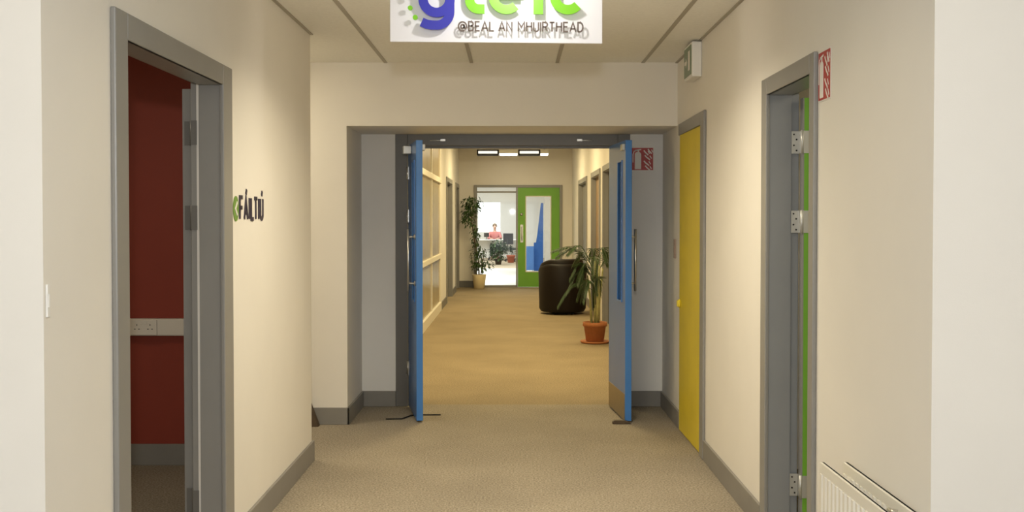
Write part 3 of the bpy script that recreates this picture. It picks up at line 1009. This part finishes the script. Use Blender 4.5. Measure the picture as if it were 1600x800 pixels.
# ------------------------------------------------------------------ black tub chair
cx_, cy_ = 0.77, 15.78
t = thing('tub_chair', (cx_, cy_, 0), 'black leather tub chair turned with its rounded back to us', 'armchair')


def tub(c, ro, ri, z0, z1, a0, a1, n=28):
    q = MB()
    vs, fs = [], []
    for i in range(n + 1):
        a = math.radians(a0 + (a1 - a0) * i / n)
        k = 0.9 + 0.1 * math.cos(2 * (a - math.radians(270)))
        e = abs(2 * i / n - 1)
        zt = z1 - 0.10 * max(0, e - 0.45) / 0.55
        prof = [(ro - 0.03, z0), (ro, z0 + 0.05), (ro + 0.012, zt - 0.05), (ro, zt - 0.012), (ro - 0.03, zt), (ri + 0.03, zt), (ri, zt - 0.012), (ri - 0.005, zt - 0.05), (ri, z0)]
        for r_, z_ in prof:
            vs.append((c[0] + r_ * math.cos(a), c[1] + r_ * math.sin(a), z_))
    m_ = 9
    for i in range(n):
        for k in range(m_):
            fs.append((i * m_ + k, (i + 1) * m_ + k, (i + 1) * m_ + (k + 1) % m_, i * m_ + (k + 1) % m_))
    fs.append(tuple(range(m_)))
    fs.append(tuple(n * m_ + k for k in range(m_))[::-1])
    return q.add(vs, fs, True)


tub((cx_, cy_), 0.36, 0.27, 0.035, 0.775, 150, 430).build('back_shell', LEATHER, t, 0.01)
tub((cx_ - 0.015, cy_ + 0.01), 0.325, 0.20, 0.40, 0.845, 165, 415).build('back_cushion', LEATHER, t, 0.01)
q = MB()
q.lathe([(0.20, 0.0), (0.235, 0.02), (0.245, 0.10), (0.235, 0.155), (0.18, 0.165)], (cx_, cy_, 0.26), 28)
q.build('seat_cushion', LEATHER, t)
q = MB()
q.lathe([(0.25, 0.0), (0.27, 0.01), (0.27, 0.2), (0.25, 0.22)], (cx_, cy_, 0.035), 28)
q.build('base', LEATHER, t)
for a in (45, 135, 225, 315):
    q = MB()
    q.lathe([(0.02, 0), (0.022, 0.005), (0.022, 0.045)], (cx_ + 0.22 * math.cos(math.radians(a)), cy_ + 0.22 * math.sin(math.radians(a)), 0), 12)
    q.build('foot', BLACKP, t)


# ------------------------------------------------------------------ plants
def leaf(mb, p, d, up, L, w, droop=0.2):
    """pointed leaf folded along its midrib"""
    d = Vector(d).normalized()
    side = d.cross(Vector(up))
    if side.length < 1e-3:
        side = Vector((1, 0, 0))
    side.normalize()
    n = side.cross(d).normalized()
    p = Vector(p)
    a = p
    b = p + d * L * 0.45 + side * w / 2 + n * w * 0.12
    c = p + d * L - n * L * droop
    e = p + d * L * 0.45 - side * w / 2 + n * w * 0.12
    mid = p + d * L * 0.5 - n * L * droop * 0.25
    mb.add([a, b, mid, e, c], [(0, 1, 2), (0, 2, 3), (1, 4, 2), (2, 4, 3)])


def pot(t, c, r0, r1, h, m, rim=True, saucer=None):
    q = MB()
    prof = [(r0 * 0.9, 0), (r0, 0.006), (r1 * 0.96, h * 0.78)]
    prof += [(r1 * 1.06, h * 0.79), (r1 * 1.06, h * 0.99), (r1 * 0.98, h), (r1 * 0.9, h * 0.98), (r1 * 0.88, h * 0.86)] if rim else [(r1, h * 0.98), (r1 * 0.98, h), (r1 * 0.9, h * 0.98), (r1 * 0.88, h * 0.86)]
    q.lathe(prof, c, 28)
    o = q.build('pot', m, t)
    q = MB()
    q.lathe([(r1 * 0.80, h * 0.80), (r1 * 0.875, h * 0.90), (r1 * 0.5, h * 0.915)], c, 20)
    q.build('soil', SOIL, t)
    return o


rnd = random.Random(11)
# ficus in the cream pot at the corridor end
px_, py_ = -0.70, 21.45
t = thing('potted_ficus', (px_, py_, 0), 'tall leafy climbing plant in a cream pot by the glass side panel', 'potted plant')
pot(t, (px_, py_, 0), 0.11, 0.145, 0.30, CREAMPOT, rim=False)
spine = [(px_, py_, 0.26), (px_ - 0.02, py_, 0.6), (px_ - 0.10, py_ + 0.03, 1.0), (px_ - 0.16, py_, 1.45), (px_ - 0.20, py_ - 0.02, 1.95)]
q = MB()
q.tube(spine, 0.016, 8, r2=0.008)
q.tube([(px_ + 0.03, py_ + 0.02, 0.26), (px_ + 0.07, py_, 0.55), (px_ + 0.12, py_ - 0.03, 0.82)], 0.011, 8, r2=0.006)
q.tube([(px_ - 0.05, py_, 0.26), (px_ - 0.13, py_, 0.5), (px_ - 0.18, py_ - 0.04, 0.75)], 0.010, 8, r2=0.006)
q.build('stem', BARK, t)
q = MB()
blobs = [((px_ - 0.20, py_, 1.72), (0.17, 0.16, 0.26), 190), ((px_ - 0.25, py_, 1.45), (0.14, 0.14, 0.18), 70), ((px_ - 0.08, py_, 1.15), (0.09, 0.10, 0.24), 60),
         ((px_ - 0.02, py_, 0.72), (0.17, 0.16, 0.26), 120), ((px_ + 0.06, py_, 0.50), (0.25, 0.18, 0.14), 100), ((px_ - 0.04, py_, 1.78), (0.10, 0.10, 0.16), 40)]
for c, r, n in blobs:
    for _ in range(n):
        u = Vector((rnd.gauss(0, 1), rnd.gauss(0, 1), rnd.gauss(0, 1))).normalized() * rnd.random() ** 0.45
        p = (c[0] + u.x * r[0], c[1] + u.y * r[1], c[2] + u.z * r[2])
        leaf(q, p, (u.x + rnd.uniform(-.5, .5), u.y + rnd.uniform(-.5, .5), -0.35 + rnd.uniform(-.5, .4)), (0, 0, 1), rnd.uniform(0.07, 0.11), rnd.uniform(0.035, 0.05))
q.build('foliage', LEAF, t)

# palm in the terracotta pot
px_, py_ = 0.965, 11.98
t = thing('potted_palm', (px_, py_, 0), 'palm with arching fronds in a terracotta pot beside the open blue leaf', 'potted plant')
pot(t, (px_, py_, 0.022), 0.105, 0.135, 0.225, TERRA)
q = MB()
q.lathe([(0.13, 0), (0.165, 0.006), (0.172, 0.026), (0.16, 0.028), (0.135, 0.016)], (px_, py_, 0), 28)
q.build('saucer', TERRA, t)
for k, (dx, dy, h) in enumerate(((0.0, 0.0, 0.75), (0.04, 0.03, 0.66), (-0.035, 0.03, 0.58), (0.02, -0.03, 0.70))):
    q = MB()
    q.tube([(px_ + dx, py_ + dy, 0.21), (px_ + dx * 1.5, py_ + dy * 1.5, 0.21 + h * 0.5), (px_ + dx * 2.4, py_ + dy * 2, 0.21 + h)], 0.016, 8, r2=0.009)
    q.build('stem', STEM, t)
# heading, reach, height at the crown, rise, fall at the tip, leaflet length
fronds = [(182, 0.46, 0.90, 0.24, 0.05, 0.13), (168, 0.42, 0.84, 0.28, 0.10, 0.14), (195, 0.30, 0.86, 0.30, 0.10, 0.13), (186, 0.40, 0.62, 0.10, 0.26, 0.15),
          (176, 0.30, 0.80, 0.06, 0.26, 0.15), (215, 0.24, 0.78, 0.18, 0.24, 0.14), (140, 0.28, 0.86, 0.22, 0.16, 0.14), (95, 0.22, 0.90, 0.22, 0.12, 0.13),
          (-95, 0.26, 0.84, 0.20, 0.22, 0.14), (-60, 0.22, 0.90, 0.24, 0.14, 0.14), (45, 0.22, 0.86, 0.22, 0.16, 0.14), (-125, 0.26, 0.66, 0.10, 0.24, 0.14),
          (-15, 0.20, 0.80, 0.20, 0.2, 0.14), (190, 0.16, 0.72, 0.16, 0.16, 0.13), (150, 0.2, 0.66, 0.10, 0.24, 0.13), (185, 0.26, 0.76, 0.20, 0.18, 0.15), (205, 0.18, 0.80, 0.12, 0.22, 0.15), (-80, 0.16, 0.70, 0.10, 0.2, 0.15)]
for ad, L, z0, rise, fall, LF in fronds:
    a = math.radians(ad)
    dx, dy = math.cos(a), math.sin(a)
    pts = []
    for i in range(12):
        s_ = i / 11
        zz = z0 + rise * math.sin(min(1.0, s_ * 1.6) * PI / 2) - fall * max(0.0, s_ - 0.35) ** 2 / 0.4225
        pts.append(Vector((px_ + dx * (0.03 + L * s_), py_ + dy * (0.03 + L * s_), zz)))
    q = MB()
    q.tube([Vector((px_ + dx * 0.02, py_ + dy * 0.02, z0 - 0.25))] + pts, 0.005, 6, r2=0.002)
    for i in range(2, 12):
        for hlf in (0, 0.5):
            j = min(i + 1, 11)
            p = pts[i].lerp(pts[j], hlf)
            tg = (pts[j] - pts[i - 1]).normalized()
            sd = tg.cross(Vector((0, 0, 1))).normalized()
            LL = LF * (1 - 0.5 * abs(i / 11 - 0.4)) * (1.0 if i < 11 else 0.7)
            for sg in (-1, 1):
                leaf(q, p, tg * 0.8 + sd * sg * 0.6 + Vector((0, 0, -0.45)), (0, 0, 1), LL * rnd.uniform(0.85, 1.1), 0.017, 0.15)
    q.build('frond', LEAF2, t)

# ------------------------------------------------------------------ office behind the green door
OX0, OX1, OY1 = -4.0, 6.0, 39.0
m = MB()
m.box(OX0, -1.36, OY1, OY1 + 0.1, 0, CF)
m.box(-0.42, OX1, OY1, OY1 + 0.1, 0, CF)
m.box(-1.36, -0.42, OY1, OY1 + 0.1, 0, 0.93)
m.box(-1.36, -0.42, OY1, OY1 + 0.1, 2.16, CF)
struct('wall_office_back', m, OFFW, 'white back wall of the bright office', 'wall')
struct('wall_office_left', MB().box(OX0 - 0.1, OX0, YE, OY1, 0, CF), OFFW, 'white office wall behind the person side', 'wall')
struct('wall_office_right', MB().box(OX1, OX1 + 0.1, YE, OY1, 0, CF), OFFW, 'white office wall far behind the blue screen', 'wall')
struct('wall_office_front', MB().box(OX0, FL - 2.2, YE, YE + 0.1, 0, CF).box(FR + 0.2, OX1, YE, YE + 0.1, 0, CF), OFFW, 'office side of the corridor end wall', 'wall')
struct('wall_partition', MB().box(0.90, 2.2, 28.9, 29.0, 0, CF), OFFT, 'pale office partition beside the blue screen', 'wall')
t = thing('window_3', (-0.89, OY1, 0.93), 'bright daylight window behind the seated person', 'window', kind='structure')
m = MB()
for (a, b, c, e) in ((-1.36, -1.31, .93, 2.16), (-0.47, -0.42, .93, 2.16), (-1.31, -0.47, .93, .98), (-1.31, -0.47, 2.11, 2.16)):
    m.box(a, b, OY1 + 0.02, OY1 + 0.08, c, e)
m.build('frame', OFFW, t)
MB().box(-1.31, -0.47, OY1 + 0.045, OY1 + 0.05, 0.98, 2.11).build('pane', SKYPANE, t)

# blue screens seen through the door glass
m = MB()
m.prism([(0.60, 0.0), (0.865, 0.0), (0.865, 1.92), (0.80, 1.92), (0.70, 1.05), (0.66, 0.80), (0.60, 0.80)], 28.95, 29.0, lambda u, v, w: (u, w, v))
tag(m.build('office_screen', BLUES, None, 0.006), 'tall blue shaped office screen seen through the green door glass', 'screen')
t = thing('low_divider', (0.47, 28.8, 0), 'low pale blue divider beside the tall blue office screen', 'screen')
MB().box(0.36, 0.595, 28.75, 28.80, 0.03, 0.70).build('panel', BLUEP, t, 0.006)
for xx in (0.39, 0.565):
    MB().box(xx - 0.02, xx + 0.02, 28.66, 28.89, 0.0, 0.03).build('foot', STEEL, t, 0.004)

# shrub in the office
px_, py_ = -0.46, 33.0
t = thing('potted_shrub', (px_, py_, 0), 'dark bushy shrub standing on the office floor behind the glass', 'potted plant')
pot(t, (px_, py_, 0), 0.09, 0.12, 0.18, BLACKP)
q = MB()
for k in range(5):
    q.tube([(px_, py_, 0.15), (px_ + 0.1 * math.cos(k * 1.26), py_ + 0.1 * math.sin(k * 1.26), 0.5)], 0.010, 6, r2=0.005)
q.build('stem', BARK, t)
q = MB()
for _ in range(420):
    u = Vector((rnd.gauss(0, 1), rnd.gauss(0, 1), rnd.gauss(0, 1))).normalized() * rnd.random() ** 0.4
    p = (px_ + u.x * 0.26, py_ + u.y * 0.24, 0.46 + u.z * 0.36)
    leaf(q, p, (u.x + rnd.uniform(-.4, .4), u.y + rnd.uniform(-.4, .4), 0.1 + rnd.uniform(-.5, .4)), (0, 0, 1), 0.13, 0.075)
q.build('foliage', LEAF3, t)
px_, py_ = -0.06, 34.5
t = thing('flowering_plant', (px_, py_, 0), 'small plant in a reddish pot on the office floor beside the dark shrub', 'potted plant')
pot(t, (px_, py_, 0), 0.10, 0.14, 0.26, mat('reddish pot', (0.50, 0.14, 0.08), 0.6))
q = MB()
for _ in range(120):
    u = Vector((rnd.gauss(0, 1), rnd.gauss(0, 1), rnd.gauss(0, 1))).normalized() * rnd.random() ** 0.4
    leaf(q, (px_ + u.x * 0.17, py_ + u.y * 0.15, 0.40 + u.z * 0.16), (u.x, u.y, 0.2), (0, 0, 1), 0.11, 0.05)
q.build('foliage', LEAF3, t)

# desk
t = thing('office_desk', (-0.62, 36.45, 0), 'white office desk in front of the seated person', 'desk')
MB().box(-1.45, 0.14, 36.1, 36.8, 0.715, 0.745).build('desktop', OFFW, t, 0.004)
for xx, yy in ((-1.40, 36.15), (0.09, 36.15), (-1.40, 36.75), (0.09, 36.75)):
    MB().box(xx - 0.025, xx + 0.025, yy - 0.025, yy + 0.025, 0, 0.7148).build('leg', ZINC, t)
MB().box(-1.38, 0.07, 36.72, 36.735, 0.30, 0.70).build('modesty_panel', OFFW, t)
# monitor, turned away
t = thing('computer_monitor', (-0.93, 36.45, 0.746), 'small dark monitor on the white desk beside the person', 'monitor')
MB().box(-1.02, -0.84, 36.44, 36.46, 0.83, 0.98).build('screen', BLACKP, t, 0.003)
q = MB()
q.tube([(-0.93, 36.465, 0.75), (-0.93, 36.465, 0.87)], 0.012, 8)
q.lathe([(0.07, 0), (0.07, 0.008), (0.02, 0.012)], (-0.93, 36.465, 0.7455), 18)
q.build('stand', BLACKP, t)


def office_chair(x, y, face, label, m=BLACKP):
    t = thing('office_chair', (x, y, 0), label, 'office chair', 'office chairs at the white desk')
    xf = rotz(x, y, face)
    q = MB()
    q.box(-0.22, 0.22, -0.22, 0.22, 0.41, 0.46, xf)
    q.build('seat', m, t, 0.02)
    q = MB()
    q.box(-0.20, 0.20, 0.22, 0.255, 0.60, 0.98, xf)
    q.build('backrest', m, t, 0.015)
    q = MB()
    q.tube([xf(0, 0.12, 0.44), xf(0, 0.27, 0.46), xf(0, 0.27, 0.78)], 0.016, 8)
    q.build('back_bar', m, t)
    for s_ in (-1, 1):
        q = MB()
        q.tube([xf(s_ * 0.22, -0.02, 0.45), xf(s_ * 0.27, -0.02, 0.47), xf(s_ * 0.27, -0.02, 0.67)], 0.012, 8)
        q.box(s_ * 0.27 - 0.025, s_ * 0.27 + 0.025, -0.15, 0.12, 0.67, 0.70, xf)
        q.build('armrest', m, t)
    q = MB()
    q.tube([xf(0, 0, 0.08), xf(0, 0, 0.43)], 0.025, 10)
    q.build('column', STEEL, t)
    for k in range(5):
        a = k * 2 * PI / 5
        q = MB()
        q.tube([xf(0, 0, 0.10), xf(0.27 * math.cos(a), 0.27 * math.sin(a), 0.065)], 0.016, 8)
        o = q.build('leg', m, t)
        q = MB()
        q.lathe([(0.015, 0.0), (0.026, 0.012), (0.026, 0.04), (0.015, 0.052)], (*xf(0.27 * math.cos(a), 0.27 * math.sin(a), 0)[:2], 0), 10)
        q.build('caster', BLACKP, o)
    return t


office_chair(-0.645, 37.15, 0.0, 'black office chair the person sits on')
office_chair(-0.03, 35.55, 2.6, 'empty black office chair at the end of the white desk')

# ------------------------------------------------------------------ person at the desk
PX, PY = -0.645, 37.08
P = thing('person', (PX, PY, 0.0), 'person in a rose red top seated at the desk by the bright window', 'person')


def skinned(name, m, verts, edges, radii, root=0, parent=None, sub=2):
    me = bpy.data.meshes.new(name)
    me.from_pydata(verts, edges, [])
    o = bpy.data.objects.new(name, me)
    COL.objects.link(o)
    me.materials.append(m)
    sk = o.modifiers.new('skin', 'SKIN')
    lay = me.skin_vertices[0] if me.skin_vertices else None
    if lay is None:
        bm = bmesh.new()
        bm.from_mesh(me)
        bm.verts.layers.skin.verify()
        bm.to_mesh(me)
        bm.free()
        lay = me.skin_vertices[0]
    for i, r in enumerate(radii):
        lay.data[i].radius = (r, r) if not isinstance(r, tuple) else r
        lay.data[i].use_root = (i == root)
    sk.use_smooth_shade = True
    sb = o.modifiers.new('subdivision', 'SUBSURF')
    sb.levels = sub
    sb.render_levels = sub
    WLOC[o.name] = WLOC[parent.name].copy()
    o.parent = parent
    return o


# local coordinates; the person faces -y
V, Ed, Rd = [], [], []


def jt(p, r, par=None):
    V.append(p)
    Rd.append(r)
    if par is not None:
        Ed.append((par, len(V) - 1))
    return len(V) - 1


pel = jt((0, 0.02, 0.56), (0.13, 0.105))
sp1 = jt((0, 0.02, 0.72), (0.115, 0.09), pel)
ch = jt((0, 0.0, 0.90), (0.135, 0.10), sp1)
nb = jt((0, -0.01, 1.02), (0.055, 0.055), ch)
nk = jt((0, -0.025, 1.09), (0.046, 0.048), nb)
jw = jt((0, -0.05, 1.145), (0.060, 0.075), nk)
hd = jt((0, -0.045, 1.215), (0.074, 0.092), jw)
ht = jt((0, -0.035, 1.275), (0.052, 0.066), hd)
hands = []
for s_ in (-1, 1):
    sh = jt((s_ * 0.165, 0.0, 0.965), 0.052, ch)
    el = jt((s_ * 0.225, -0.10, 0.73 + 0.04), 0.038, sh)
    wr = jt((s_ * 0.12, -0.32, 0.775), 0.026, el)
    pm = jt((s_ * 0.10, -0.385, 0.772), (0.032, 0.014), wr)
    for k, (fx, fl_) in enumerate(((-0.026, 0.065), (-0.009, 0.078), (0.009, 0.074), (0.026, 0.058))):
        b = jt((s_ * 0.10 + fx, -0.42, 0.775), 0.0085, pm)
        c = jt((s_ * 0.10 + fx * 1.1, -0.42 - fl_ * 0.55, 0.776), 0.008, b)
        jt((s_ * 0.10 + fx * 1.1, -0.42 - fl_, 0.762), 0.007, c)
    th = jt((s_ * 0.10 - s_ * 0.042, -0.385, 0.772), 0.009, pm)
    jt((s_ * 0.10 - s_ * 0.055, -0.42, 0.766), 0.008, th)
    hp = jt((s_ * 0.09, -0.02, 0.545), 0.085, pel)
    kn = jt((s_ * 0.11, -0.42, 0.53), 0.058, hp)
    an = jt((s_ * 0.11, -0.40, 0.09), 0.038, kn)
    jt((s_ * 0.12, -0.54, 0.045), (0.038, 0.03), an)
body = skinned('body', SKIN, V, Ed, Rd, 0, P)

V, Ed, Rd = [], [], []
pel = jt((0, 0.02, 0.55), (0.150, 0.125))
sp1 = jt((0, 0.02, 0.72), (0.140, 0.112), pel)
ch = jt((0, 0.0, 0.90), (0.158, 0.120), sp1)
nb = jt((0, -0.008, 1.025), (0.066, 0.066), ch)
for s_ in (-1, 1):
    sh = jt((s_ * 0.170, 0.0, 0.968), 0.070, ch)
    el = jt((s_ * 0.228, -0.10, 0.77), 0.054, sh)
    jt((s_ * 0.14, -0.28, 0.778), 0.040, el)
skinned('top', ROSE, V, Ed, Rd, 0, P)
V, Ed, Rd = [], [], []
pel = jt((0, 0.02, 0.575), (0.152, 0.12))
for s_ in (-1, 1):
    hp = jt((s_ * 0.09, -0.02, 0.55), 0.10, pel)
    kn = jt((s_ * 0.11, -0.425, 0.532), 0.072, hp)
    jt((s_ * 0.11, -0.405, 0.12), 0.056, kn)
skinned('trousers', TROUS, V, Ed, Rd, 0, P)
h = MB()
vs, fs = [], []
hc = Vector((PX, PY - 0.035, 1.225))
nn_, mm_ = 20, 10
for i in range(mm_ + 1):
    th = 0.62 * PI * i / mm_
    for k in range(nn_):
        a = 2 * PI * k / nn_
        front = max(0.0, -math.sin(a))
        tt = th * (1 - 0.42 * front)
        vs.append((hc.x + 0.088 * math.sin(tt) * math.cos(a), hc.y + 0.108 * math.sin(tt) * math.sin(a), hc.z + 0.098 * math.cos(tt)))
for i in range(mm_):
    for k in range(nn_):
        fs.append((i * nn_ + k, (i + 1) * nn_ + k, (i + 1) * nn_ + (k + 1) % nn_, i * nn_ + (k + 1) % nn_))
h.add(vs, fs, True)
ho = h.build('hair', HAIR, P)
so = ho.modifiers.new('thick', 'SOLIDIFY')
so.thickness = 0.012
so.offset = -1
for s_ in (-1, 1):
    MB().ell((PX + s_ * 0.032, PY - 0.128, 1.215), 0.011, 0.008, 0.008, 10, 6).build('eye', OFFW, P)
    MB().ell((PX + s_ * 0.078, PY - 0.045, 1.205), 0.010, 0.02, 0.03, 10, 6).build('ear', SKIN, P)
q = MB()
q.ell((PX, PY - 0.138, 1.185), 0.013, 0.018, 0.022, 10, 6)
q.build('nose', SKIN, P)
q = MB()
q.ell((PX, PY - 0.122, 1.148), 0.024, 0.010, 0.007, 12, 6)
q.build('mouth', ROSE, P)
